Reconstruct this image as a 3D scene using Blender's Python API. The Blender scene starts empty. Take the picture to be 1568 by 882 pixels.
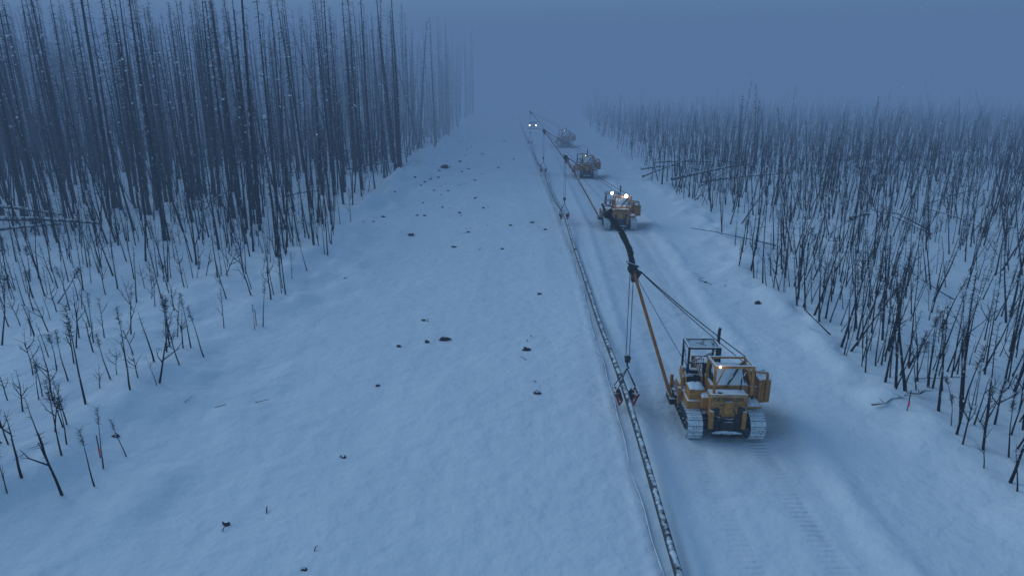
import bpy, math, random
import numpy as np
from mathutils import Vector, Matrix, Euler
R = math.radians
random.seed(7)
rng = np.random.default_rng(11)
scene = bpy.context.scene
scene.view_settings.view_transform = 'Standard'
scene.view_settings.look = 'None'
scene.view_settings.exposure = 0
class MB:
    def __init__(s):
        s.v = []; s.f = []; s.m = []
    def tube(s, pts, rad, sides=6, mat=0, cap=True, ph=0.0):
        pts = [Vector(p) for p in pts]
        if not hasattr(rad, '__len__'): rad = [rad]*len(pts)
        rings = []; n = len(pts); prev = None
        for i, p in enumerate(pts):
            a = pts[max(i-1, 0)]; b = pts[min(i+1, n-1)]
            d = (b-a)
            if d.length < 1e-9: d = Vector((0, 0, 1))
            d.normalize()
            if prev is None:
                ref = Vector((0, 0, 1)) if abs(d.z) < .9 else Vector((1, 0, 0))
                u = d.cross(ref).normalized()
            else:
                u = (prev - d*prev.dot(d)).normalized()
            prev = u
            w = d.cross(u)
            base = len(s.v)
            for k in range(sides):
                t = 2*math.pi*k/sides+ph
                s.v.append(tuple(p + (u*math.cos(t)+w*math.sin(t))*rad[i]))
            rings.append(base)
        for i in range(n-1):
            for k in range(sides):
                k2 = (k+1) % sides
                s.f.append((rings[i]+k, rings[i]+k2, rings[i+1]+k2, rings[i+1]+k)); s.m.append(mat)
        if cap:
            s.f.append(tuple(rings[0]+k for k in reversed(range(sides)))); s.m.append(mat)
            s.f.append(tuple(rings[-1]+k for k in range(sides))); s.m.append(mat)
    def box(s, c, size, rot=None, mat=0, taper=1.0):
        c = Vector(c); hx, hy, hz = size[0]/2, size[1]/2, size[2]/2
        M = Euler(rot).to_matrix() if rot is not None else Matrix.Identity(3)
        b = len(s.v)
        for z in (-1, 1):
            t = 1.0 if z < 0 else taper
            for x, y in ((-1, -1), (1, -1), (1, 1), (-1, 1)):
                s.v.append(tuple(c + M @ Vector((x*hx*t, y*hy*t, z*hz))))
        for f in ((3, 2, 1, 0), (4, 5, 6, 7), (0, 1, 5, 4), (1, 2, 6, 5), (2, 3, 7, 6), (3, 0, 4, 7)):
            s.f.append(tuple(b+i for i in f)); s.m.append(mat)
    def beam(s, a, b, w, h, mat=0):
        a = Vector(a); b = Vector(b); d = b-a; L = d.length
        M = d.to_track_quat('Z', 'Y').to_matrix(); base = len(s.v)
        for z in (0, L):
            for x, y in ((-1, -1), (1, -1), (1, 1), (-1, 1)):
                s.v.append(tuple(a + M @ Vector((x*w/2, y*h/2, z))))
        for f in ((3, 2, 1, 0), (4, 5, 6, 7), (0, 1, 5, 4), (1, 2, 6, 5), (2, 3, 7, 6), (3, 0, 4, 7)):
            s.f.append(tuple(base+i for i in f)); s.m.append(mat)
    def prism(s, prof, x0, x1, mat=0):
        b = len(s.v); n = len(prof)
        for x in (x0, x1):
            for (y, z) in prof: s.v.append((x, y, z))
        s.f.append(tuple(b+i for i in range(n))); s.m.append(mat)
        s.f.append(tuple(b+n+i for i in reversed(range(n)))); s.m.append(mat)
        for i in range(n):
            j = (i+1) % n
            s.f.append((b+j, b+i, b+n+i, b+n+j)); s.m.append(mat)
    def mesh(s, name, mats, smooth=False):
        me = bpy.data.meshes.new(name)
        me.from_pydata(s.v, [], s.f)
        for m in mats: me.materials.append(m)
        me.polygons.foreach_set('material_index', s.m)
        if smooth: me.polygons.foreach_set('use_smooth', [True]*len(s.f))
        me.update()
        return me
def add(name, me, parent=None, loc=(0, 0, 0), rot=(0, 0, 0), scl=(1, 1, 1), bevel=0):
    o = bpy.data.objects.new(name, me)
    scene.collection.objects.link(o)
    o.location = loc; o.rotation_euler = rot; o.scale = scl
    if parent: o.parent = parent
    if bevel:
        b = o.modifiers.new('bevel', 'BEVEL'); b.width = bevel; b.segments = 2; b.limit_method = 'ANGLE'
    return o
def nmat(name):
    m = bpy.data.materials.new(name); m.use_nodes = True
    nt = m.node_tree
    return m, nt, nt.nodes['Principled BSDF']
def mixc(nt, fac, a, b):
    n = nt.nodes.new('ShaderNodeMix'); n.data_type = 'RGBA'
    for sock, val in ((n.inputs[0], fac), (n.inputs[6], a), (n.inputs[7], b)):
        if hasattr(val, 'links'): nt.links.new(val, sock)
        else: sock.default_value = val if not isinstance(val, tuple) else (*val, 1)[:4]
    return n.outputs[2]
def math_(nt, op, a, b=None, clamp=False):
    n = nt.nodes.new('ShaderNodeMath'); n.operation = op; n.use_clamp = clamp
    for i, val in enumerate((a, b)):
        if val is None: continue
        if hasattr(val, 'links'): nt.links.new(val, n.inputs[i])
        else: n.inputs[i].default_value = val
    return n.outputs[0]
def noise(nt, vec, scale, detail=3, rough=.55):
    n = nt.nodes.new('ShaderNodeTexNoise'); n.inputs['Scale'].default_value = scale
    n.inputs['Detail'].default_value = detail; n.inputs['Roughness'].default_value = rough
    if vec is not None: nt.links.new(vec, n.inputs['Vector'])
    return n.outputs['Fac']
SNOW = (.80, .84, .88)
def snowy(name, base, base2=None, rough=.5, metal=0, thr=.45, soft=.15, side=0.0, nscale=3.0, sidedir=(-.5, -.8, .1), dirt=(.02, .018, .015), dirtamt=.5, bump=True, dk=6.0):
    m, nt, p = nmat(name)
    tc = nt.nodes.new('ShaderNodeTexCoord'); ob = tc.outputs['Object']
    ge = nt.nodes.new('ShaderNodeNewGeometry')
    sx = nt.nodes.new('ShaderNodeSeparateXYZ'); nt.links.new(ge.outputs['Normal'], sx.inputs[0])
    n1 = noise(nt, ob, nscale, 2); n2 = noise(nt, ob, nscale*2.7, 3)
    col = mixc(nt, n1, base, base2 or tuple(c*.6 for c in base))
    dm = math_(nt, 'MULTIPLY', math_(nt, 'SUBTRACT', n2, .5-.9/dk*.3), dk, True)
    dm = math_(nt, 'MULTIPLY', dm, dirtamt)
    col = mixc(nt, dm, col, dirt)
    up = math_(nt, 'ADD', sx.outputs['Z'], math_(nt, 'MULTIPLY', math_(nt, 'SUBTRACT', n1, .5), 1.6))
    f = math_(nt, 'MULTIPLY', math_(nt, 'SUBTRACT', up, thr), 1/soft, True)
    if side > 0:
        dt = nt.nodes.new('ShaderNodeVectorMath'); dt.operation = 'DOT_PRODUCT'
        nt.links.new(ge.outputs['Normal'], dt.inputs[0]); dt.inputs[1].default_value = sidedir
        s_ = math_(nt, 'ADD', dt.outputs['Value'], math_(nt, 'MULTIPLY', math_(nt, 'SUBTRACT', n2, .5), 4.0))
        s_ = math_(nt, 'MULTIPLY', math_(nt, 'SUBTRACT', s_, 1.6-side), 3, True)
        f = math_(nt, 'MAXIMUM', f, math_(nt, 'MULTIPLY', s_, .75))
    col = mixc(nt, f, col, SNOW)
    nt.links.new(col, p.inputs['Base Color'])
    if bump:
        r = math_(nt, 'ADD', math_(nt, 'MULTIPLY', n2, .3), rough-.1)
        nt.links.new(math_(nt, 'MAXIMUM', r, math_(nt, 'MULTIPLY', f, .9)), p.inputs['Roughness'])
        p.inputs['Metallic'].default_value = metal
        b = nt.nodes.new('ShaderNodeBump'); b.inputs['Strength'].default_value = .3; b.inputs['Distance'].default_value = .03
        nt.links.new(n2, b.inputs['Height']); nt.links.new(b.outputs[0], p.inputs['Normal'])
    else:
        p.inputs['Specular IOR Level'].default_value = 0; p.inputs['Roughness'].default_value = 1
    return m
M_yel = snowy('yellow_paint', (.66, .27, .03), (.40, .15, .02), .55, 0, .55, nscale=2.6, dirtamt=.7, dk=2.2, dirt=(.035, .028, .022))
M_org = snowy('boom_orange', (.55, .18, .03), (.32, .10, .02), .55, 0, .95, nscale=2.5, dirtamt=.6, dk=3)
M_blk = snowy('black_steel', (.018, .018, .02), (.03, .028, .026), .5, .2, .8, nscale=3)
M_blkS = snowy('black_steel_snowy', (.018, .018, .02), (.03, .028, .026), .5, .2, .5, nscale=3)
M_trk = snowy('track_steel', (.05, .045, .04), (.03, .027, .025), .6, .3, .1, .3, side=1.15, nscale=5, sidedir=(0, -1, .1))
M_red = snowy('red_cradle', (.42, .03, .02), (.3, .03, .02), .5, 0, .8, nscale=4)
M_pipe = snowy('pipe_coating', (.02, .028, .03), (.035, .04, .045), .5, 0, .72, .35, nscale=4.2)
M_cabl = snowy('cable_snowed', (.04, .045, .05), (.1, .1, .11), .7, 0, .3, .4, nscale=1.2)
M_bark = snowy('burned_bark', (.012, .011, .011), (.027, .023, .020), .9, 0, .97, .2, side=.34, nscale=1.6, bump=False)
M_bark2 = snowy('burned_bark_brown', (.045, .026, .017), (.016, .013, .012), .9, 0, .97, .2, side=.30, nscale=.9, bump=False)
M_twig = snowy('dead_twig', (.013, .012, .013), (.025, .021, .02), .9, 0, .85, .3, side=.3, nscale=2, bump=False)
M_clod = snowy('frozen_dirt', (.02, .018, .017), (.05, .04, .03), .95, 0, .85, .15, nscale=2)
M_log = snowy('log_wood', (.05, .04, .032), (.025, .02, .018), .9, 0, .25, .3, nscale=2)
M_glass, nt_, p_ = nmat('dark_glass'); p_.inputs['Base Color'].default_value = (.02, .025, .03, 1); p_.inputs['Roughness'].default_value = .1
def emis(name, col, st):
    m, nt, p = nmat(name)
    p.inputs['Base Color'].default_value = (.8, .8, .8, 1)
    p.inputs['Emission Color'].default_value = (*col, 1); p.inputs['Emission Strength'].default_value = st
    return m
M_lamp = emis('work_lamp_lit', (1, .96, .86), 16)
M_lampw = emis('work_lamp_warm', (1, .78, .45), 4)
M_headl = emis('headlamp_lit', (1, .97, .88), 10)
M_text, nt_, p_ = nmat('lettering_black'); p_.inputs['Base Color'].default_value = (.015, .015, .015, 1)
M_ribbon, nt_, p_ = nmat('red_ribbon'); p_.inputs['Base Color'].default_value = (.75, .03, .03, 1)
M_pick = snowy('pickup_paint', (.25, .25, .26), (.15, .15, .16), .4, 0, .6)
M_snowcap, nt_, p_ = nmat('settled_snow'); p_.inputs['Base Color'].default_value = (*SNOW, 1); p_.inputs['Roughness'].default_value = 1; p_.inputs['Specular IOR Level'].default_value = 0

TAB = rng.random((256, 256))
def vn(x, y, s=0):
    x = np.asarray(x, float)+s*17.3+1000; y = np.asarray(y, float)+s*31.7+1000
    ix = np.floor(x).astype(int); iy = np.floor(y).astype(int)
    fx = x-ix; fy = y-iy; fx = fx*fx*(3-2*fx); fy = fy*fy*(3-2*fy)
    a = TAB[ix & 255, iy & 255]; b = TAB[(ix+1) & 255, iy & 255]
    c = TAB[ix & 255, (iy+1) & 255]; d = TAB[(ix+1) & 255, (iy+1) & 255]
    return (a*(1-fx)+b*fx)*(1-fy)+(c*(1-fx)+d*fx)*fy-.5
def ss(x, a, b):
    t = np.clip((x-a)/(b-a), 0, 1); return t*t*(3-2*t)
PY = np.linspace(-20, 260, 561)
PX_ = np.interp(PY, [-20, 16, 28, 46, 63, 80, 100, 130, 180, 260], [4.5, 4.25, 4.05, 3.85, 3.3, 2.6, 1.6, .2, -2.0, -5])
k = np.ones(25)/25
PXs = np.convolve(np.pad(PX_, 12, mode='edge'), k, 'valid')
def pipe_x(y): return np.interp(y, PY, PXs)
def lane_x(y): return np.interp(y, [0, 25, 62, 93, 131, 300], [7.8, 7.66, 8.25, 7.6, 6.7, 4])
TR = [(7.66, 25.4), (8.25, 62.3), (7.65, 93.0), (6.7, 131.0)]
def height(x, y):
    x = np.asarray(x, float); y = np.asarray(y, float)
    eL = -15.6+2.6*vn(y/9, 0*y, 3)+1.2*vn(y/2.5, 0*y, 4)
    eR = 15.2+2.0*vn(y/10, 0*y, 5)+1.0*vn(y/3, 0*y, 6)
    h = .22*vn(x/7, y/11, 1)+.12*vn(x/2.4, y/3.2, 2)+.045*vn(x/.9, y/1.1, 9)
    h = h + .05*vn(x/1.3, y/16, 7) + .025*vn(x/.5, y/8, 8)*ss(-x, -5, 2)
    oL = ss(eL-x, -.4, 1.8); oR = ss(x-eR, -.4, 1.8)
    lump = np.maximum(vn(x/1.3, y/1.6, 12)+.2, 0)
    pile = ss(y, 60, 80)*(1-ss(y, 140, 170))
    h += oL*(.45+.7*vn(x/4, y/4, 10)+.25*vn(x/1.2, y/1.2, 11))
    h += oR*(.40+.55*vn(x/4, y/4, 13)+.25*vn(x/1.2, y/1.2, 14))
    h += np.exp(-((x-eL)/1.5)**2)*(.30+.6*lump+pile*(.5+1.3*lump))
    h += np.exp(-((x-eL-3.2)/2.0)**2)*(.35*lump+pile*.5*lump)
    h += np.exp(-((x-eR)/1.3)**2)*(.25+.7*lump)
    lx = lane_x(y); dx = x-lx
    h += -.13*ss(dx, -2.9, -2.2)*(1-ss(dx, 2.2, 2.9))
    h += .16*np.exp(-((dx-3.2)/.45)**2)*(.5+1.3*vn(x/.8, y/1.6, 15)) + .06*np.exp(-((dx+2.9)/.3)**2)
    fadef = ss(y, 14, 20)*.6+.4
    for sx_ in (-1.2, 1.2):
        h += -.035*fadef*ss(dx-sx_, -.42, -.3)*(1-ss(dx-sx_, .3, .42))
    px = pipe_x(y); dp = x-px
    h += -.05*np.exp(-((dp+.05)/.30)**2) + .04*np.exp(-((dp-.55)/.16)**2) + .05*np.exp(-((dp+.60)/.16)**2)*(1+vn(0*x, y/.7, 16))
    return h
def hz(x, y): return float(height(np.array([x]), np.array([y]))[0])
def grow(a, end, st, f=1.12, mx=40):
    out = []; s = st; x = a
    while x < end:
        s = min(s*f, mx); x += s; out.append(x)
    return out
xs = list(np.arange(-22, 19.01, .14))
xs = [-v for v in reversed(grow(22, 900, .14))] + xs + grow(19, 900, .14)
ys = [-y for y in reversed(grow(-8, 60, .3))] + list(np.arange(8, 70, .15)) + list(np.arange(70, 140, .4))
ys = ys + grow(ys[-1], 1800, .4)
xs = np.array(xs); ys = np.array(sorted(set(ys)))
X, Y = np.meshgrid(xs, ys); Z = height(X, Y)
fade = 1-ss(np.maximum(np.abs(X)-150, Y-300), 0, 100); Z = Z*fade
nx, ny = len(xs), len(ys)
co = np.stack([X, Y, Z], -1).reshape(-1, 3)
I, J = np.meshgrid(np.arange(nx-1), np.arange(ny-1)); a = (J*nx+I).ravel()
quads = np.stack([a, a+1, a+nx+1, a+nx], -1)
me = bpy.data.meshes.new('snow_ground')
me.vertices.add(len(co)); me.vertices.foreach_set('co', co.ravel())
nf = len(quads); me.loops.add(nf*4); me.loops.foreach_set('vertex_index', quads.ravel().astype(np.int32))
me.polygons.add(nf); me.polygons.foreach_set('loop_start', (np.arange(nf)*4).astype(np.int32))
me.polygons.foreach_set('use_smooth', np.ones(nf, bool))
me.update(); me.validate()
lx = lane_x(Y); dx = X-lx
tread = np.zeros_like(X)
for s_ in (-1.2, 1.2): tread = np.maximum(tread, ss(dx-s_, -.36, -.28)*(1-ss(dx-s_, .28, .36)))
tread *= (Y < 140)*np.clip(.22+1.1*vn(X/1.2, Y/2.0, 31)+ss(Y, 17, 23)*.35, 0, 1)
dirt = np.zeros_like(X)
for (tx, ty) in TR:
    dirt += np.exp(-(((X-tx-2.1)/1.0)**2+((Y-ty+.1)/1.6)**2))*1.0
    dirt += np.exp(-(((X-tx)/1.8)**2+((Y-ty)/2.2)**2))*.6
dirt += .12*ss(dx, -2.6, -1.8)*(1-ss(dx, 2.0, 2.8))*(Y > 20)
at = me.attributes.new('tread', 'FLOAT', 'POINT'); at.data.foreach_set('value', tread.ravel().astype(np.float32))
at = me.attributes.new('dirt', 'FLOAT', 'POINT'); at.data.foreach_set('value', np.clip(dirt, 0, 1).ravel().astype(np.float32))
M_snow, nt, p = nmat('snow')
tc = nt.nodes.new('ShaderNodeTexCoord'); ob = tc.outputs['Object']
at1 = nt.nodes.new('ShaderNodeAttribute'); at1.attribute_name = 'tread'
at2 = nt.nodes.new('ShaderNodeAttribute'); at2.attribute_name = 'dirt'
nA = noise(nt, ob, .22, 2); nB = noise(nt, ob, 1.3, 4, .5)
col = mixc(nt, nA, (.74, .79, .83), (.84, .87, .90))
col = mixc(nt, math_(nt, 'MULTIPLY', at1.outputs['Fac'], .35), col, (.66, .70, .74))
df = math_(nt, 'MULTIPLY', at2.outputs['Fac'], math_(nt, 'ADD', nB, .1), True)
col = mixc(nt, math_(nt, 'MULTIPLY', df, .75), col, (.30, .25, .20))
nt.links.new(col, p.inputs['Base Color']); p.inputs['Roughness'].default_value = 1
p.inputs['Specular IOR Level'].default_value = 0
sp = nt.nodes.new('ShaderNodeSeparateXYZ'); nt.links.new(ob, sp.inputs[0])
cle = math_(nt, 'SINE', math_(nt, 'MULTIPLY', sp.outputs['Y'], 2*math.pi/.24))
cle = math_(nt, 'MULTIPLY', math_(nt, 'MULTIPLY', cle, at1.outputs['Fac']), .03)
hgt = math_(nt, 'ADD', math_(nt, 'MULTIPLY', nB, .18), cle)
bp = nt.nodes.new('ShaderNodeBump'); bp.inputs['Strength'].default_value = .8; bp.inputs['Distance'].default_value = 1.0
nt.links.new(hgt, bp.inputs['Height']); nt.links.new(bp.outputs[0], p.inputs['Normal'])
me.materials.append(M_snow)
add('snow_ground', me)

mb = MB()
def pipe_z(y):
    z = .08+.0*y
    for (tx, ty) in TR:
        z = np.maximum(z, .08+.66*np.exp(-((y-ty-.5)/7.5)**2))
    return z
yy = np.arange(-5, 215, .8)
pts = [(float(pipe_x(y)), float(y), float(pipe_z(y))) for y in yy]
mb.tube(pts, .125, 14, 0)
for y in np.arange(3, 210, 12.2):
    q = [(float(pipe_x(t)), float(t), float(pipe_z(t))) for t in (y, y+.22)]
    mb.tube(q, .14, 14, 1)
add('pipeline', mb.mesh('pipeline', [M_pipe, M_blk], True))
mb = MB()
pts = [(float(pipe_x(y))-.40+.04*math.sin(y*.5)+.03*math.sin(y*1.7), float(y), hz(float(pipe_x(y))-.40, float(y))+.01+.02*math.sin(y*1.1)) for y in np.arange(-5, 200, .8)]
mb.tube(pts, .035, 6, 0)
add('ground_cable', mb.mesh('ground_cable', [M_cabl], True))

def stadium(y0, y1, z0, z1, n=10):
    r = (z1-z0)/2; zc = (z0+z1)/2; out = []
    for i in range(n+1):
        t = -math.pi/2+math.pi*i/n; out.append((y1-r+r*math.cos(t), zc+r*math.sin(t)))
    for i in range(n+1):
        t = math.pi/2+math.pi*i/n; out.append((y0+r+r*math.cos(t), zc+r*math.sin(t)))
    return out
def walk(poly, step):
    out = []; n = len(poly); acc = 0
    for i in range(n):
        a = Vector(poly[i]); b = Vector(poly[(i+1) % n]); L = (b-a).length
        if L < 1e-6: continue
        d = (b-a)/L
        while acc < L:
            out.append((a+d*acc, math.atan2(d.y, d.x))); acc += step
        acc -= L
    return out
def pipelayer(loc, yaw, tip, ext=False, lights=1, cradle_z=.74):
    root = bpy.data.objects.new('pipelayer_tractor', None); scene.collection.objects.link(root)
    root.location = loc; root.rotation_euler = (0, 0, yaw)
    for nm, xc in (('track_left', -1.2), ('track_right', 1.2)):
        mb = MB()
        st = stadium(-1.85, 1.85, .04, 1.0)
        for (pnt, ang) in walk(st, .215):
            mb.box((xc, pnt.x, pnt.y), (.58, .195, .05), (ang, 0, 0), 0)
            nrm = Vector((math.sin(ang), -math.cos(ang)))
            mb.box((xc, pnt.x+nrm.x*.05, pnt.y+nrm.y*.05), (.57, .035, .07), (ang, 0, 0), 0)
        add(nm, mb.mesh(nm, [M_trk]), root)
        mb = MB()
        mb.prism(stadium(-1.2, 1.2, .32, .74, 4), xc-.14, xc+.14, 0)
        for yc, rr in ((-1.36, .40), (1.38, .38)):
            mb.tube([(xc-.10, yc, .52), (xc+.10, yc, .52)], rr, 20, 0)
            mb.tube([(xc-.24, yc, .52), (xc+.24, yc, .52)], .17, 12, 0)
            for t in range(13):
                a_ = t*2*math.pi/13
                mb.box((xc, yc+math.cos(a_)*(rr+.01), .52+math.sin(a_)*(rr+.01)), (.08, .07, .05), (a_, 0, 0), 0)
        for yc in np.linspace(-.85, .85, 6):
            mb.tube([(xc-.2, yc, .2), (xc+.2, yc, .2)], .12, 12, 0)
        for yc in (-.5, .5): mb.tube([(xc-.15, yc, .85), (xc+.15, yc, .85)], .08, 10, 0)
        add(nm+'_frame', mb.mesh(nm, [M_blk]), root)
    mb = MB()
    mb.box((0, 0, .80), (1.7, 2.9, .42), None, 0)
    mb.box((0, -1.45, .70), (1.05, .55, .75), None, 0)
    mb.tube([(-.9, -1.30, .62), (.9, -1.30, .62)], .26, 14, 0)
    mb.box((0, -1.86, .42), (.42, .4, .12), None, 1)
    mb.box((0, -1.80, .66), (.5, .12, .4), None, 0)
    for sx_ in (-1, 1):
        mb.box((sx_*.62, -1.78, .95), (.16, .2, .75), None, 2)
        mb.tube([(sx_*.35, -1.80, 1.0), (sx_*.35, -1.92, 1.0)], .10, 10, 0)
    mb.box((0, -1.90, .36), (1.15, .14, .16), None, 1)
    add('main_frame', mb.mesh('main_frame', [M_blk, M_blkS, M_yel]), root, bevel=.015)
    mb = MB()
    mb.prism([(-1.72, 1.0), (-1.78, 1.25), (-1.70, 1.86), (-1.15, 1.92), (-1.05, 1.0)], -.68, .72, 0)
    mb.box((0, -1.75, 1.45), (.34, .1, .5), None, 0)
    mb.box((-.46, -1.79, 1.28), (.26, .06, .3), None, 1)
    mb.box((.50, -1.79, 1.30), (.26, .06, .36), None, 1)
    mb.tube([(-.3, -1.55, 1.88), (-.3, -1.55, 2.02)], .08, 10, 1)
    mb.box((0, -1.70, 1.94), (1.46, .09, .07), None, 0)
    for x_ in (-.62, -.25, .28, .66):
        for z_ in (1.12, 1.55): mb.tube([(x_, -1.72, z_), (x_, -1.81, z_)], .03, 6, 1)
    mb.tube([(-.6, -1.80, 1.08), (.1, -1.86, .98), (.64, -1.80, 1.1)], .03, 6, 1)
    mb.tube([(.2, -1.80, 1.4), (.32, -1.88, 1.1), (.25, -1.8, .8)], .025, 6, 1)
    add('rear_fuel_tank', mb.mesh('rear_tank', [M_yel, M_blk]), root, bevel=.02)
    cu = bpy.data.curves.new('lettering', 'FONT'); cu.body = 'CATERPILLAR'; cu.size = .19; cu.align_x = 'CENTER'; cu.extrude = .004
    cu.materials.append(M_text)
    t = bpy.data.objects.new('rear_lettering', cu); scene.collection.objects.link(t); t.parent = root
    t.location = (0, -1.765, 1.70); t.rotation_euler = (R(90-7.5), 0, 0)
    mb = MB()
    zb, zt = 1.86, 2.98
    for x_ in (-.52, .92):
        mb.beam((x_, -1.5, zb), (x_, -1.42, zt), .10, .10, 0)
        mb.beam((x_, -.35, 1.8), (x_, -.40, zt-.05), .09, .09, 0)
        mb.beam((x_, -1.46, zt), (x_, -.35, zt-.05), .09, .09, 0)
    mb.beam((-.56, -1.42, zt), (.96, -1.42, zt), .11, .11, 0)
    mb.beam((-.56, -.38, zt-.05), (.96, -.38, zt-.05), .09, .09, 0)
    mb.beam((-.52, -1.46, 2.05), (-.15, -1.44, zt), .05, .05, 0)
    mb.beam((.92, -1.46, 2.1), (.70, -1.44, zt), .05, .05, 0)
    add('rear_guard_frame', mb.mesh('guard', [M_yel]), root, bevel=.01)
    mb = MB()
    mb.box((.2, -.3, 1.55), (1.45, 1.5, 1.0), None, 0)
    mb.box((-.95, -.1, 1.25), (.95, 2.2, .35), None, 0)
    mb.box((1.15, 0, 1.22), (.6, 2.6, .10), None, 0)
    mb.box((-1.05, -.75, 1.62), (.6, .7, .5), None, 0)
    mb.box((-.75, -1.15, 1.45), (.35, .5, .45), None, 0)
    add('deck_housing', mb.mesh('deck', [M_yel]), root, bevel=.03)
    mb = MB()
    for xw, yw in ((-.95, .15), (-.95, .75)):
        mb.tube([(xw-.3, yw, 1.75), (xw+.3, yw, 1.75)], .2, 14, 0)
        for e in (-.32, .32): mb.tube([(xw+e-.02, yw, 1.75), (xw+e+.02, yw, 1.75)], .31, 16, 1)
    for q in range(7):
        a0 = Vector((-.9+q*.12, .35+.05*q, 1.45)); mb.tube([a0, a0+Vector((.1, -.25, .35)), a0+Vector((-.05, -.5, .1))], .025, 5, 0)
    add('winch_drums', mb.mesh('winch', [M_blk, M_yel]), root)
    mb = MB()
    mb.box((-.35, .35, 1.95), (.5, .5, .14), None, 0)
    mb.box((-.35, .10, 2.22), (.5, .12, .5), (-.15, 0, 0), 0)
    for q in range(5):
        mb.tube([(-.75+q*.09, .85, 1.9), (-.78+q*.09, .72, 2.35)], .014, 5, 0)
        mb.tube([(-.78+q*.09, .72, 2.35), (-.785+q*.09, .70, 2.41)], .03, 6, 0)
    mb.tube([(.0, -1.2, 2.02), (.30, -.95, 2.32), (.66, -.55, 2.62), (.85, -.45, 2.8)], .045, 6, 0)
    mb.tube([(.5, -1.4, 2.0), (.62, -1.1, 2.30), (.85, -.8, 2.45)], .03, 6, 0)
    add('operator_seat', mb.mesh('seat', [M_blk]), root)
    mb = MB()
    def heap(cx, cy, cz, sx, sy, sz, sd):
        rr = random.Random(sd); nn = 9; b = len(mb.v)
        for iy in range(nn):
            for ix in range(nn):
                u = ix/(nn-1)*2-1; w = iy/(nn-1)*2-1
                e = max(0, 1-max(abs(u), abs(w))**3)
                mb.v.append((cx+u*sx/2*(1+.12*rr.uniform(-1, 1)), cy+w*sy/2*(1+.12*rr.uniform(-1, 1)), cz+sz*e*(.55+.45*rr.random())-.01))
        for iy in range(nn-1):
            for ix in range(nn-1):
                q = b+iy*nn+ix; mb.f.append((q, q+1, q+nn+1, q+nn)); mb.m.append(0)
    heap(.2, -.72, 2.06, 1.3, .62, .16, 1); heap(-1.05, -.75, 1.88, .55, .62, .13, 2)
    heap(-.75, -1.15, 1.68, .32, .45, .1, 3); heap(-.95, -.28, 1.43, .8, .25, .12, 4)
    heap(1.15, -.9, 1.28, .5, .7, .12, 5); heap(0.02, -1.42, 1.90, 1.2, .45, .08, 6)
    heap(1.70, .0, 2.13, .5, 1.4, .12, 7); heap(0, 1.2, 2.04, .9, 1.0, .10, 8); heap(0, -1.90, .44, 1.0, .13, .10, 9)
    heap(.75, .6, 2.04, .3, .8, .1, 10); heap(-.3, .5, 2.03, .4, .4, .08, 11)
    b = len(mb.v); rr = random.Random(3); NX, NY = 19, 13
    for iy in range(NY):
        for ix in range(NX):
            u = ix/(NX-1); w = iy/(NY-1)
            edge = min(u, 1-u, w, 1-w)
            mb.v.append((-.38+u*1.16, -1.03+w*.70, 1.99+w*.70+min(edge*.5, .05)+.035*rr.random()-(.02 if edge <= 0 else 0)))
    for iy in range(NY-1):
        for ix in range(NX-1):
            q = b+iy*NX+ix; mb.f.append((q, q+1, q+NX+1, q+NX)); mb.m.append(0)
    add('settled_snow', mb.mesh('heap', [M_snowcap], True), root)
    mb = MB()
    mb.prism([(-1.0, 1.98), (-.32, 2.66), (-.25, 2.6), (-.25, 1.98)], -.42, .82, 0)
    add('sloped_cover', mb.mesh('cover', [M_blk]), root)
    mb = MB()
    mb.prism([(.45, 1.0), (.45, 1.95), (1.75, 2.02), (1.95, 1.9), (1.98, .75), (1.6, .7)], -.5, .5, 0)
    mb.box((0, 1.98, 1.4), (1.2, .10, 1.2), None, 0)
    for s_ in (-1, 1):
        for q in range(5): mb.box((s_*.505, .75+q*.22, 1.45), (.02, .12, .55), None, 1)
    add('engine_hood', mb.mesh('hood', [M_yel, M_blk]), root, bevel=.03)
    mb = MB()
    mb.tube([(.25, 1.15, 1.95), (.25, 1.15, 2.35)], .11, 12, 0)
    mb.tube([(.25, 1.15, 2.35), (.25, 1.15, 3.45), (.27, 1.10, 3.62)], [.065, .065, .06], 10, 0)
    mb.tube([(-.15, .8, 1.98), (-.15, .8, 2.4)], .07, 10, 0); mb.tube([(-.15, .8, 2.4), (-.15, .8, 2.52)], .12, 12, 0)
    add('exhaust_stack', mb.mesh('stack', [M_blk]), root)
    mb = MB()
    x0, x1, y0, y1, zt = -1.12, .12, .35, 1.35, 3.0
    for x_ in (x0, x1):
        for y_ in (y0, y1):
            mb.beam((x_, y_, 1.5), (x_, y_, zt), .08, .08, 0)
    for x_ in (x0, x1): mb.beam((x_, y0-.04, zt), (x_, y1+.04, zt), .08, .08, 0)
    for y_ in (y0, y1): mb.beam((x0, y_, zt), (x1, y_, zt), .08, .08, 0)
    for q in range(1, 12): mb.tube([(x0+(x1-x0)*q/12, y0, zt), (x0+(x1-x0)*q/12, y1, zt)], .012, 4, 0)
    for q in range(1, 10): mb.tube([(x0, y0+(y1-y0)*q/10, zt+.012), (x1, y0+(y1-y0)*q/10, zt+.012)], .012, 4, 0)
    mb.beam((x0, y0, 2.35), (x1, y0, 2.35), .05, .05, 0)
    mb.beam((x0, y0, 1.75), (x0, y1, zt), .04, .04, 0)
    mb.beam((x0, y0, 2.35), (x1, y0, 3.0), .03, .03, 0)
    add('operator_canopy', mb.mesh('canopy', [M_blkS]), root)
    mb = MB()
    for q in range(4): mb.box((1.50+q*.13, 0, 1.62), (.115, 1.45-.06*q, 1.0), None, 0)
    mb.box((1.32, -.5, 1.5), (.35, .18, .5), None, 0); mb.box((1.32, .5, 1.5), (.35, .18, .5), None, 0)
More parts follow.
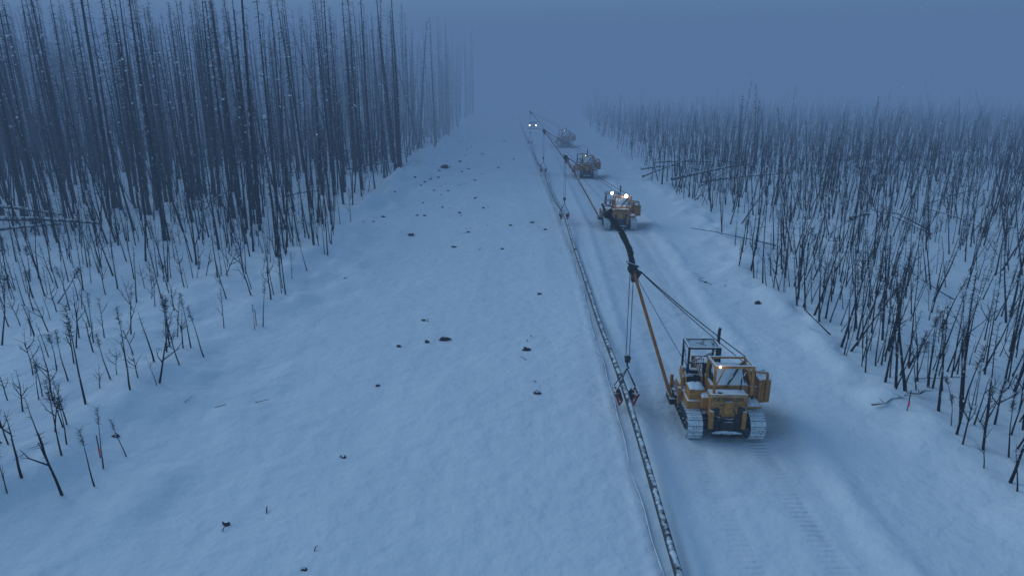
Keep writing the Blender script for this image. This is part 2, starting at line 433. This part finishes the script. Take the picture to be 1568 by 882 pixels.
    mb.beam((1.45, -.5, 1.3), (1.0, -.5, 2.5), .1, .12, 0); mb.beam((1.45, .3, 1.3), (.98, .2, 2.5), .1, .12, 0)
    mb.tube([(1.0, -.3, 2.2), (1.75, -.3, 2.35)], .05, 8, 1)
    mb.beam((.92, -.9, 2.6), (1.72, -.75, 2.45), .09, .09, 0); mb.beam((1.72, -.75, 2.45), (1.78, -.7, 1.3), .09, .09, 0)
    mb.beam((1.2, -.82, 1.3), (1.2, -.85, 2.5), .07, .07, 1)
    add('counterweight', mb.mesh('cw', [M_yel, M_blk]), root, bevel=.02)
    bx = -1.68; by = .5; bz = .72; T = Vector(tip); B = Vector((bx, by, bz))
    mb = MB()
    for s_ in (-1, 1):
        mb.beam(B+Vector((0, s_*.22, 0)), T+Vector((0, s_*.07, 0)), .15, .11, 0)
    for q in (.1, .3, .55, .8):
        m_ = B.lerp(T, q); w = .22*(1-q)+.07*q
        mb.beam(m_+Vector((0, -w, 0)), m_+Vector((0, w, 0)), .10, .04, 0)
    add('boom', mb.mesh('boom', [M_org]), root, bevel=.01)
    mb = MB()
    mb.box((bx+.02, by, .72), (.3, .8, .26), None, 0); mb.box((-1.35, by, .9), (.5, .7, .2), None, 0)
    mb.box((-1.56, -.35, 1.25), (.12, .16, .7), None, 1); mb.box((-1.56, 1.15, 1.2), (.12, .16, .6), None, 1)
    mb.beam((-1.5, -.2, 1.2), (-1.3, .2, 1.9), .12, .12, 1)
    add('boom_pivot', mb.mesh('pivot', [M_blk, M_yel]), root, bevel=.01)
    mb = MB()
    for s_ in (-.12, 0, .12): mb.tube([T+Vector((.0, s_-.03, -.05)), T+Vector((.0, s_+.03, -.05))], .19, 14, 0)
    mb.box(T+Vector((0, 0, .16)), (.46, .42, .07), (0, .3, 0), 1)
    mb.box(T+Vector((.16, 0, -.25)), (.28, .26, .34), (0, .5, 0), 0)
    mb.box(T+Vector((.05, .0, -.45)), (.16, .3, .2), None, 0)
    add('boom_head', mb.mesh('head', [M_blk, M_blkS]), root, bevel=.01)
    if ext:
        mb = MB()
        P = [T+Vector((0, 0, .1)), T+Vector((-.16, 0, .75)), T+Vector((-.52, 0, 1.45)), T+Vector((-1.05, .0, 2.12))]
        Q = []
        for q in range(13):
            t = q/12*3; k_ = min(int(t), 2); f_ = t-k_; Q.append(P[k_].lerp(P[k_+1], f_))
        mb.tube(Q, [.115+.012*math.sin(q*2.1) for q in range(13)], 8, 0)
        for q in (3, 8): mb.box(Q[q], (.25, .25, .08), (0, -.35-.02*q, 0), 0)
        mb.box(P[3]+Vector((-.02, 0, .08)), (.38, .3, .16), (0, -.6, 0), 0)
        mb.tube([P[3]+Vector((-.02, -.1, .0)), P[3]+Vector((-.02, .1, .0))], .16, 12, 0)
        mb.tube([P[3]+Vector((-.1, 0, .1)), P[3]+Vector((-.26, 0, .42))], .04, 6, 0)
        add('boom_tip_extension', mb.mesh('ext', [M_blk]), root)
    mb = MB()
    def cab(a, b, r=.014, sag=0):
        a = Vector(a); b = Vector(b)
        P = [a.lerp(b, q/8)-Vector((0, 0, sag*4*(q/8)*(1-q/8))) for q in range(9)]
        mb.tube(P, r, 5, 0)
    cab(T+Vector((.3, -.05, -.12)), (.98, -.4, 2.92), .022, .10); cab(T+Vector((.3, .06, -.15)), (1.5, .2, 2.15), .018, .12)
    cab(T+Vector((.2, 0, -.4)), (-.95, .3, 1.9), .012, .05)
    hook = Vector((T.x, T.y, 2.45))
    for s_ in (-.07, .07): cab(T+Vector((s_-.02, 0, -.2)), hook+Vector((s_, 0, .1)), .015)
    add('cables', mb.mesh('cables', [M_blk]), root)
    mb = MB()
    mb.box(hook, (.2, .16, .3), None, 0); mb.tube([hook+Vector((0, -.09, .05)), hook+Vector((0, .09, .05))], .13, 12, 0)
    mb.tube([hook+Vector((0, 0, -.15)), hook+Vector((0, 0, -.32)), hook+Vector((.07, 0, -.4)), hook+Vector((-.02, 0, -.48))], .04, 7, 0)
    add('hook_block', mb.mesh('hook', [M_blk]), root)
    mb = MB(); cz = cradle_z
    hk = hook+Vector((0, 0, -.45))
    for s_ in (-1, 1):
        for e in (-.38, .38):
            top = Vector((T.x+s_*.47, T.y+e, cz+.12)); bot = Vector((T.x+s_*.30, T.y+e, cz-.34)); inn = Vector((T.x+s_*.17, T.y+e, cz-.16))
            mb.tube([hk, top], .022, 5, 1)
            mb.beam(top, bot, .08, .07, 0); mb.beam(top, inn, .07, .06, 0); mb.beam(inn, bot, .06, .06, 0)
        mb.beam((T.x+s_*.47, T.y-.42, cz+.12), (T.x+s_*.47, T.y+.42, cz+.12), .09, .09, 0)
        mb.beam((T.x+s_*.30, T.y-.40, cz-.34), (T.x+s_*.30, T.y+.40, cz-.34), .08, .08, 0)
        for e in (-.22, .22):
            mb.tube([(T.x+s_*.34, T.y+e, cz+.06), (T.x+s_*.19, T.y+e, cz-.2)], [.11, .08], 10, 1)
    add('roller_cradle', mb.mesh('cradle', [M_red, M_blk]), root)
    mb = MB()
    if lights == 1: L = [(-.38, -1.50, 3.02, .045)]
    elif lights == 2: L = [(-.62, .26, 3.06, .12), (.42, -1.50, 3.10, .15)]
    else: L = [(-.2, -1.5, 3.04, .05)]
    for (x_, y_, z_, r_) in L:
        mb.tube([(x_, y_, z_), (x_, y_-.05, z_-.01)], r_, 12, 0)
        mb.tube([(x_, y_+.10, z_+.01), (x_, y_+.005, z_)], [r_*.6, r_*1.15], 12, 1)
    add('work_lamps', mb.mesh('lamps', [M_lamp if lights == 2 else M_lampw, M_blk]), root)
    return root
for n_, (tx, ty) in enumerate(TR):
    px = float(pipe_x(ty+.5)); z0 = hz(tx+1.2, ty)*.5+hz(tx-1.2, ty)*.5
    tipz = [6.15, 6.1, 5.95, 6.3][n_]
    pipelayer((tx, ty, z0), 0.0, (px-tx, .5, tipz-z0), ext=(n_ == 0), lights=[1, 2, 0, 0][n_], cradle_z=.74-z0)
def lamp(loc, e, col, r=.06, spot=None):
    l = bpy.data.lights.new('lamp', 'POINT' if not spot else 'SPOT'); l.energy = e; l.color = col; l.shadow_soft_size = r
    if spot: l.spot_size = spot; l.spot_blend = .8
    o = bpy.data.objects.new('work_light', l); scene.collection.objects.link(o); o.location = loc
    return o
lamp((7.3, 23.75, 3.0), 1.5, (1, .7, .4))
o = lamp((8.6, 60.6, 3.1), 40, (1, .9, .75), .1, R(110)); o.rotation_euler = (R(50), 0, 0)

root = bpy.data.objects.new('pickup_truck', None); scene.collection.objects.link(root); root.location = (.8, 172, .1)
mb = MB()
mb.prism([(-2.8, .5), (-2.8, 1.05), (-1.2, 1.15), (-.6, 1.8), (1.0, 1.85), (1.2, 1.15), (2.8, 1.15), (2.8, .5)], -.98, .98, 0)
add('body', mb.mesh('pb', [M_pick]), root, bevel=.06)
mb = MB(); mb.box((0, -.95, 1.45), (1.6, .05, .5), (-.9, 0, 0), 0); mb.box((0, -2.82, .8), (1.1, .04, .3), None, 0)
add('windshield_and_grille', mb.mesh('pg', [M_glass]), root)
mb = MB()
for x_ in (-.9, .9):
    for y_ in (-1.8, 1.8): mb.tube([(x_-.12, y_, .4), (x_+.12, y_, .4)], .4, 16, 0)
add('wheels', mb.mesh('pw', [M_blk]), root)
mb = MB()
for x_ in (-.75, .75): mb.tube([(x_, -2.80, .9), (x_, -2.88, .9)], .17, 12, 0)
add('headlamps', mb.mesh('ph', [M_headl]), root)

# ------------------------------------------------------------------ dead trees
def snag(seed, H, r0, nb, c0, bl, crook=.02, br=.014, sides=6, seg=9, up=0.0, mats=None, fork=0, brush=0, clumps=0):
    rr = random.Random(seed); mb = MB(); P = []; x = y = 0.0
    cx, cy = rr.uniform(-1, 1)*crook, rr.uniform(-1, 1)*crook
    for i in range(seg+1):
        t = i/seg
        P.append(Vector((x, y, -.4*(i == 0)+H*t)))
        x += (cx*t*2+rr.uniform(-1, 1)*crook)*H/seg; y += (cy*t*2+rr.uniform(-1, 1)*crook)*H/seg
    rad = [r0*(1-.88*(i/seg)**.95) for i in range(seg+1)]; rad[0] = r0*1.2
    mb.tube(P, rad, sides, 0)
    def at(t):
        f = t*seg; k_ = min(int(f), seg-1); return P[k_].lerp(P[k_+1], f-k_)
    for q in range(nb):
        t = c0+(1-c0)*rr.random()**.8; p0 = at(min(t, .995)); az = rr.uniform(0, 6.283)
        L = bl*(.35+.65*rr.random())*(1.15-t*.85 if t > c0+.1 else .6)
        if rr.random() < .12: L *= 1.8
        d = Vector((math.cos(az), math.sin(az), 0)); e = up+rr.uniform(-.25, .25)
        p1 = p0+d*L*.5+Vector((0, 0, e*L*.5)); p2 = p0+d*L+Vector((0, 0, (e*1.0-.35+up)*L))
        mb.tube([p0, p1, p2], [br, br*.7, br*.25], 3, 1, False)
        if q < clumps:
            c = p0.lerp(p1, .8); r_ = rr.uniform(.05, .11)
            mb.tube([c-d*r_*1.6, c, c+d*r_*1.8], [r_*.3, r_, r_*.3], 5, 2)
        if L > .7 and rr.random() < .7:
            for _ in range(2):
                s = p0.lerp(p2, rr.uniform(.4, .8)); dd = Vector((rr.uniform(-1, 1), rr.uniform(-1, 1), rr.uniform(-.6, .3)))*L*.35
                mb.tube([s, s+dd], [br*.5, br*.2], 3, 1, False)
    for q in range(brush):
        t = rr.uniform(.72, 1.0); p0 = at(min(t, .995)); az = rr.uniform(0, 6.283); L = rr.uniform(.07, .22)
        mb.tube([p0, p0+Vector((math.cos(az)*L, math.sin(az)*L, L*rr.uniform(-.2, .9)))], [br*.9, br*.4], 3, 1, False)
    for q in range(fork):
        t = rr.uniform(.15, .7); p0 = at(t); az = rr.uniform(0, 6.283); L = H*rr.uniform(.25, .5)
        d = Vector((math.cos(az)*.6, math.sin(az)*.6, .8)); p1 = p0+d*L*.5; p2 = p1+Vector((d.x*.3, d.y*.3, .8*rr.uniform(-.2, 1)))*L*.5
        mb.tube([p0, p1, p2], [r0*.55, r0*.4, r0*.15], 4, 0, False)
        for _ in range(3):
            s = p0.lerp(p1, rr.random()) if rr.random() < .5 else p1.lerp(p2, rr.random())
            mb.tube([s, s+Vector((rr.uniform(-.3, .3), rr.uniform(-.3, .3), rr.uniform(0, .4)))], [br, br*.4], 3, 1, False)
    return mb.mesh('snag', mats or [M_bark, M_twig, M_snowcap])
tall = [snag(100+q, random.uniform(19, 27), [.15, .22, .11, .18, .24, .14, .09, .17, .12, .19][q], [110, 170, 80, 220, 60, 150, 120, 190, 100, 140][q], [.3, .2, .45, .10, .4, .22, .3, .08, .35, .18][q],
             [1.3, 1.1, 1.6, 1.0, 1.4, 1.2, .8, 1.5, 1.7, 1.2][q], .014, .024, 7, 14, mats=[M_bark if q % 3 else M_bark2, M_twig, M_snowcap], clumps=[6, 2, 8, 10, 0, 5, 3, 12, 6, 4][q]) for q in range(10)]
mid = [snag(200+q, random.uniform(4.2, 7.8), random.uniform(.045, .08), [34, 50, 24, 60, 14, 80, 30, 38, 45, 20][q], [.4, .3, .5, .45, .6, .25, .35, .3, .2, .5][q],
            [.45, .5, .55, .45, .5, .5, .6, .3, .7, .4][q], .035, .014, 5, 8, brush=30) for q in range(10)]
small = [snag(300+q, random.uniform(1.8, 3.6), random.uniform(.03, .05), [8, 14, 5, 18, 8, 12, 4, 10][q], .3, .28, .06, .011, 5, 6, .4, fork=[0, 1, 0, 3, 0, 2, 0, 1][q], brush=[60, 0, 80, 0, 10, 30, 70, 0][q]) for q in range(8)]
shrub = [snag(400+q, random.uniform(1.2, 2.4), .035, 6, .2, .35, .12, .011, 4, 5, .5, fork=[3, 4, 5][q]) for q in range(3)]
poles = [snag(500+q, random.uniform(6, 12), random.uniform(.07, .12), [6, 20, 12][q], .5, .4, .012, .014, 5, 8) for q in range(3)]
def edgeL(y): return float(-15.6+2.6*vn(np.array([y/9]), np.array([0.]), 3)[0]+1.2*vn(np.array([y/2.5]), np.array([0.]), 4)[0])
def edgeR(y): return float(15.2+2.0*vn(np.array([y/10]), np.array([0.]), 5)[0]+1.0*vn(np.array([y/3]), np.array([0.]), 6)[0])
def plant(name, me, x, y, s=1, tilt=.04, heavy=.06):
    rx, ry = random.gauss(0, tilt), random.gauss(0, tilt)
    if random.random() < heavy: rx *= 4; ry *= 4
    add(name, me, None, (x, y, hz(x, y)-.05), (rx, ry, random.uniform(0, 6.28)), (s, s, s*random.uniform(.88, 1.12)))
def inview(x, y, m=8):
    return abs(x+y*.025) < (y*.953+4)*.75+m
n_near = 0
SC = {'tall': [], 'mid': [], 'small': []}
rs = random.Random(5)
cl = lambda x, y: float(vn(np.array([x/6]), np.array([y/6]), 20)[0])
for _ in range(9000):
    x = rs.uniform(-150, -17); y = rs.uniform(50, 240)
    if not inview(x, y): continue
    front = 53+3*math.sin(x*.3)+5*cl(x*2, 3)+(8 if x > -26 else 0)+(12 if x > -20.5 else 0)
    if y < front or x > edgeL(y)-2.2: continue
    dens = .24 if y < 90 else .32
    if rs.random() > dens*(1+2.2*cl(x, y)): continue
    s = rs.uniform(.62, 1.12)
    if y < 80 and n_near < 220:
        plant('burned_spruce_tree', rs.choice(tall), x, y, s, .02, .08); n_near += 1
    else: SC['tall'].append((x, y, s, .025))
for _ in range(7500):
    x = rs.uniform(-110, -17); y = rs.uniform(50, 170)
    if not inview(x, y) or x > edgeL(y)-1.2 or rs.random() > .45: continue
    (SC['mid'] if rs.random() < .7 else SC['small']).append((x, y, rs.uniform(.5, 1.7), .09))
for _ in range(1500):
    x = -14.5-46*rs.random()**1.3; y = rs.uniform(14, 60)
    if not inview(x, y, 3) or x > edgeL(y)-.1: continue
    if rs.random() > .62*(1+1.8*cl(x*1.5, y*1.5)): continue
    if y > 38 and rs.random() < .45: plant('dead_sapling', rs.choice(mid), x, y, rs.uniform(.4, 1.05), .06)
    elif rs.random() < .78: plant('dead_sapling', rs.choice(small), x, y, rs.uniform(.6, 1.3), .10)
    else: plant('leafless_shrub', rs.choice(shrub), x, y, rs.uniform(.6, 1.2), .1)
for (x, y, s) in ((-15.3, 19, 1.3), (-14.6, 19.6, .8), (-14.9, 20.6, .7), (-15.7, 30.2, 1.0), (-14.5, 34.6, .9), (-14.7, 34, .5), (-15.2, 49, 1.0), (-15.6, 52, 1.1), (-16.2, 20.5, .9), (-14.6, 21.5, .6)):
    plant('dead_sapling', small[3 if s > 1.2 else 0], x, y, s, .08)
for (x, y) in ((-15.0, 49), (-16.3, 50), (-17.2, 58), (-18.6, 55), (-19.5, 66), (-20, 62), (-18, 47), (-21, 50), (-24, 47)):
    plant('dead_pole', rs.choice(poles), x, y, rs.uniform(.6, 1.0), .02)
nr = 0
for _ in range(22000):
    x = rs.uniform(14.5, 170); y = rs.uniform(14, 215)
    if not inview(x, y): continue
    e = edgeR(y)
    if x < e+.3: continue
    near = y < 50
    dens = .66 if near else .75
    if x < e+4 and not near: dens *= .6
    if rs.random() > dens*(1+1.7*cl(x, y)): continue
    t = rs.random(); s = rs.uniform(.38, 1.0)
    if rs.random() < .06: s *= 1.45
    if near or (y < 62 and x < 40):
        if t < .62: plant('dead_pine_snag', rs.choice(mid), x, y, s, .13)
        elif t < .93: plant('dead_sapling', rs.choice(small), x, y, rs.uniform(.6, 1.2), .12)
        else: plant('leafless_shrub', rs.choice(shrub), x, y, rs.uniform(.7, 1.3), .1)
        nr += 1
    else:
        if t < .74: SC['mid'].append((x, y, s*1.05, .11))
        else: SC['small'].append((x, y, rs.uniform(.8, 1.6), .12))
for _ in range(150):
    y = rs.uniform(17, 46); x = edgeR(y)+.3+rs.random()**1.3*8
    (plant('dead_pine_snag', rs.choice(mid), x, y, rs.uniform(.4, .95), .13) if rs.random() < .5 else plant('dead_sapling', rs.choice(small), x, y, rs.uniform(.6, 1.2), .12))
print('near right', nr, 'near tall', n_near, {k_: len(v_) for k_, v_ in SC.items()})
def scatter(name, recs, meshes):
    coll = bpy.data.collections.new(name+'_source')
    for q, m_ in enumerate(meshes): coll.objects.link(bpy.data.objects.new('%s_form_%d' % (name, q), m_))
    A = np.array(recs); n = len(A); Zs = height(A[:, 0], A[:, 1])-.05
    me = bpy.data.meshes.new(name); me.vertices.add(n)
    me.vertices.foreach_set('co', np.stack([A[:, 0], A[:, 1], Zs], -1).ravel())
    hv = np.where(rng.random(n) < .06, 3.5, 1.0)
    rot = np.stack([rng.normal(0, 1, n)*A[:, 3]*hv, rng.normal(0, 1, n)*A[:, 3]*hv, rng.uniform(0, 6.28, n)], -1)
    a_ = me.attributes.new('rot', 'FLOAT_VECTOR', 'POINT'); a_.data.foreach_set('vector', rot.ravel().astype(np.float32))
    a_ = me.attributes.new('scl', 'FLOAT', 'POINT'); a_.data.foreach_set('value', A[:, 2].astype(np.float32))
    a_ = me.attributes.new('idx', 'INT', 'POINT'); a_.data.foreach_set('value', rng.integers(0, len(meshes), n).astype(np.int32))
    o = add(name, me)
    ng = bpy.data.node_groups.new(name, 'GeometryNodeTree')
    ng.interface.new_socket('Geometry', in_out='INPUT', socket_type='NodeSocketGeometry')
    ng.interface.new_socket('Geometry', in_out='OUTPUT', socket_type='NodeSocketGeometry')
    gi = ng.nodes.new('NodeGroupInput'); go = ng.nodes.new('NodeGroupOutput')
    ci = ng.nodes.new('GeometryNodeCollectionInfo'); ci.inputs['Collection'].default_value = coll
    ci.inputs['Separate Children'].default_value = True; ci.inputs['Reset Children'].default_value = True
    ip = ng.nodes.new('GeometryNodeInstanceOnPoints'); ip.inputs['Pick Instance'].default_value = True
    def na(nm, dt):
        nn = ng.nodes.new('GeometryNodeInputNamedAttribute'); nn.data_type = dt; nn.inputs['Name'].default_value = nm
        return [s for s in nn.outputs if s.enabled and s.name == 'Attribute'][0]
    ng.links.new(gi.outputs[0], ip.inputs['Points']); ng.links.new(ci.outputs[0], ip.inputs['Instance'])
    ng.links.new(na('rot', 'FLOAT_VECTOR'), ip.inputs['Rotation']); ng.links.new(na('scl', 'FLOAT'), ip.inputs['Scale'])
    ng.links.new(na('idx', 'INT'), ip.inputs['Instance Index'])
    ng.links.new(ip.outputs[0], go.inputs[0])
    md = o.modifiers.new('scatter', 'NODES'); md.node_group = ng
    return o
scatter('distant_burned_forest', SC['tall'], tall)
scatter('distant_dead_pines', SC['mid'], mid)
scatter('distant_saplings', SC['small'], small)

def flog(x0, y0, x1, y1, r=.14, z0=.35, z1=.5, br=6):
    mb = MB(); a = Vector((0, 0, 0)); b = Vector((x1-x0, y1-y0, z1-z0)); P = []
    for q in range(8):
        t = q/7; P.append(a.lerp(b, t)+Vector((random.gauss(0, .05), random.gauss(0, .05), .12*math.sin(t*3.14))))
    mb.tube(P, [r*(1-.5*q/7) for q in range(8)], 8, 0)
    for q in range(br):
        p0 = P[random.randint(1, 6)]; d = Vector((random.uniform(-1, 1), random.uniform(-1, 1), random.uniform(.1, 1)))*random.uniform(.3, .9)
        mb.tube([p0, p0+d], [.025, .008], 4, 0, False)
    add('fallen_log', mb.mesh('log', [M_log]), None, (x0, y0, hz(x0, y0)+z0))
flog(-48, 57, -35, 54, .24, .6, .9); flog(-47, 52, -39, 55, .18, .5, 1.1); flog(-50, 60, -41, 58, .2, 1.2, .8)
flog(-30, 108, -20.5, 113, .22, .9, .8); flog(-27, 113, -19, 109, .16, 1.2, .4); flog(-26, 104, -21, 110, .16, .7, 1.5); flog(-24, 90, -19, 95, .15, .5, .9)
flog(14.5, 88, 23, 98, .16, .5, 1.6); flog(17, 82, 29, 90, .20, .8, 1.8); flog(15.3, 94, 21, 97, .14, .6, .7); flog(20, 80, 31, 86, .14, .9, 1.0)
flog(14.2, 25.8, 17.2, 26.6, .05, .25, .55, 9); flog(26.5, 56, 28.5, 57, .2, 1.4, 1.6, 0); flog(18, 100, 26, 97, .16, .6, 1.0)
for _ in range(18):
    y = random.uniform(50, 115); s = random.choice((-1, 1, 1)); x = s*random.uniform(19, 45)
    a_ = random.uniform(0, 3.14); L = random.uniform(3, 7)
    flog(x, y, x+math.cos(a_)*L, y+math.sin(a_)*L, random.uniform(.06, .13), .25, random.uniform(.4, 1.8), 4)
mb = MB(); mb.tube([(0, 0, 0), (-1.6, .5, 7), (-3.4, .8, 14)], [.13, .1, .04], 6, 0)
for q in range(30):
    t = random.uniform(.3, 1); p0 = Vector((0, 0, 0)).lerp(Vector((-3.4, .8, 14)), t)
    mb.tube([p0, p0+Vector((random.uniform(-.7, .7), random.uniform(-.7, .7), random.uniform(-.4, .2)))], [.015, .004], 3, 0, False)
add('leaning_dead_tree', mb.mesh('lean', [M_bark]), None, (-17.6, 112, .4))

mb = MB()
def clod(x, y, s):
    z = hz(x, y); b = len(mb.v); rr = random
    for (nz, rr_) in ((-.35, .9), (.12, 1.0), (.42, .6)):
        for k_ in range(7):
            t = k_*2*math.pi/7; r_ = s*.5*rr_*rr.uniform(.5, 1.3)
            mb.v.append((x+math.cos(t)*r_*1.3, y+math.sin(t)*r_, z+nz*s*rr.uniform(.6, 1.2)))
    for L in range(2):
        for k_ in range(7):
            k2 = (k_+1) % 7; mb.f.append((b+L*7+k_, b+L*7+k2, b+L*7+7+k2, b+L*7+7+k_)); mb.m.append(0)
    mb.f.append(tuple(b+14+k_ for k_ in range(7))); mb.m.append(0)
deb = [(-11.96, 96.6, 1.1), (-10.17, 57.4, .55), (-6.05, 53.5, .35), (-6.9, 67, .3), (-4.4, 33.7, .45), (-5.3, 33.2, .28), (-6.67, 32.6, .25),
       (-.07, 32.3, .40), (.43, 27.2, .28), (-6.0, 36.6, .25), (-6.8, 28.1, .2), (-6.8, 22.0, .2), (-9.4, 17.9, .25), (-15.6, 22.6, .25),
       (.7, 41.4, .25), (.3, 62.7, .35), (1.5, 59.9, .3), (13.8, 39.2, .38), (-2.1, 52.6, .25), (-5.3, 58.6, .3), (-5.96, 75.4, .35), (-4.7, 69.6, .3),
       (-1.7, 61.3, .28), (-12.4, 44, .2), (11.8, 43.8, .2), (-6.3, 15.9, .15), (-10.9, 108, .6), (-13, 85, .35), (-9.5, 80, .3), (-7, 88, .3), (-4.5, 100, .35), (-2.5, 112, .35), (-9, 70, .3), (-11, 66, .3), (-8, 118, .5), (-5, 140, .5)]
for (x, y, s) in deb: clod(x, y, s*.95)
for _ in range(40):
    y = random.uniform(60, 150); clod(random.uniform(-15, -12+6*random.random()), y, random.uniform(.12, .38))
for _ in range(34):
    x, y, s = random.choice(deb); x += random.gauss(0, .8); y += random.gauss(0, 1.0); z = hz(x, y)
    a_ = random.uniform(0, 6.28); L = random.uniform(.15, .5)
    mb.tube([(x, y, z-.02), (x+math.cos(a_)*L*.5, y+math.sin(a_)*L*.5, z+.1), (x+math.cos(a_)*L, y+math.sin(a_)*L, z+.08)], [.02, .018, .01], 4, 0)
for (x, y, L, a_) in ((-13.2, 25.6, .5, .2), (-11.7, 26.2, .6, .1), (-14.5, 25.7, .5, 1.2), (-8.9, 84, 1.5, .6)):
    z = hz(x, y); mb.tube([(x, y, z), (x+math.cos(a_)*L, y+math.sin(a_)*L, z+.12)], [.015, .01], 4, 0)
add('scattered_debris', mb.mesh('debris', [M_clod]))
for (x, y) in ((-14.85, 34.6), (-15.35, 21.2), (15.4, 25.3)):
    mb = MB(); mb.tube([(0, 0, -.2), (.02, 0, .9)], .02, 5, 0); mb.box((.02, -.01, .30), (.05, .05, .25), (0, 0, .3), 1)
    add('survey_stake', mb.mesh('stake', [M_bark2, M_ribbon]), None, (x, y, hz(x, y)))
mb = MB()
for _ in range(2600):
    y = random.uniform(5, 60); x = random.uniform(-y*.8, y*.8); z = random.uniform(.5, 30); r_ = random.uniform(.004, .010)
    b = len(mb.v); ax = random.uniform(0, 3)
    for k_ in range(4):
        t = ax+k_*2.1; mb.v.append((x+r_*math.cos(t), y+r_*math.sin(t), z+(r_ if k_ % 2 else -r_)))
    for f in ((0, 1, 2), (0, 3, 1), (0, 2, 3), (1, 3, 2)): mb.f.append(tuple(b+q for q in f)); mb.m.append(0)
add('falling_snow', mb.mesh('flakes', [M_snowcap]))

def fog(name, y0, y1, sig, L, z1=42):
    m = bpy.data.materials.new(name); m.use_nodes = True; nt = m.node_tree; nt.nodes.clear()
    out = nt.nodes.new('ShaderNodeOutputMaterial'); ab = nt.nodes.new('ShaderNodeVolumeAbsorption')
    ab.inputs['Color'].default_value = (0, 0, 0, 1); ab.inputs['Density'].default_value = sig
    em = nt.nodes.new('ShaderNodeEmission'); em.inputs['Color'].default_value = (*L, 1); em.inputs['Strength'].default_value = sig  # fog glows by itself: emission stands in for scattered skylight
    ad = nt.nodes.new('ShaderNodeAddShader'); nt.links.new(ab.outputs[0], ad.inputs[0]); nt.links.new(em.outputs[0], ad.inputs[1])
    nt.links.new(ad.outputs[0], out.inputs['Volume'])
    mb = MB(); mb.box((0, (y0+y1)/2, (z1-6)/2), (1700, y1-y0, z1+6), None, 0)
    add(name, mb.mesh(name, [m]))
FL = (.090, .172, .335)
fog('fog', -50, 100, .0030, FL)
fog('fog_bank', 100.02, 1500, .0135, FL)

w = bpy.data.worlds.new('World'); scene.world = w; w.use_nodes = True; nt = w.node_tree
bg = nt.nodes['Background']; sky = nt.nodes.new('ShaderNodeTexSky'); sky.sky_type = 'NISHITA'; sky.sun_disc = False
az = R(-60); el = R(32)
sky.sun_elevation = el; sky.sun_rotation = az
mx = nt.nodes.new('ShaderNodeMix'); mx.data_type = 'RGBA'; mx.blend_type = 'MULTIPLY'; mx.inputs[0].default_value = 1
nt.links.new(sky.outputs[0], mx.inputs[6]); mx.inputs[7].default_value = (.72, 1.02, 1.15, 1)
nt.links.new(mx.outputs[2], bg.inputs['Color']); bg.inputs['Strength'].default_value = .125
sl = bpy.data.lights.new('sun', 'SUN'); sl.energy = .42; sl.angle = R(30); sl.color = (.6, .82, 1.0)
so = bpy.data.objects.new('sun', sl); scene.collection.objects.link(so)
so.rotation_euler = Vector((math.sin(az)*math.cos(el), math.cos(az)*math.cos(el), math.sin(el))).to_track_quat('Z', 'Y').to_euler()

cam = bpy.data.cameras.new('camera'); co_ = bpy.data.objects.new('camera', cam); scene.collection.objects.link(co_)
cam.lens = 24; cam.sensor_width = 36; cam.clip_end = 5000; cam.clip_start = .1
co_.location = (0, 0, 13.5); co_.rotation_euler = (R(90-17.6), 0, R(1.43))
scene.camera = co_
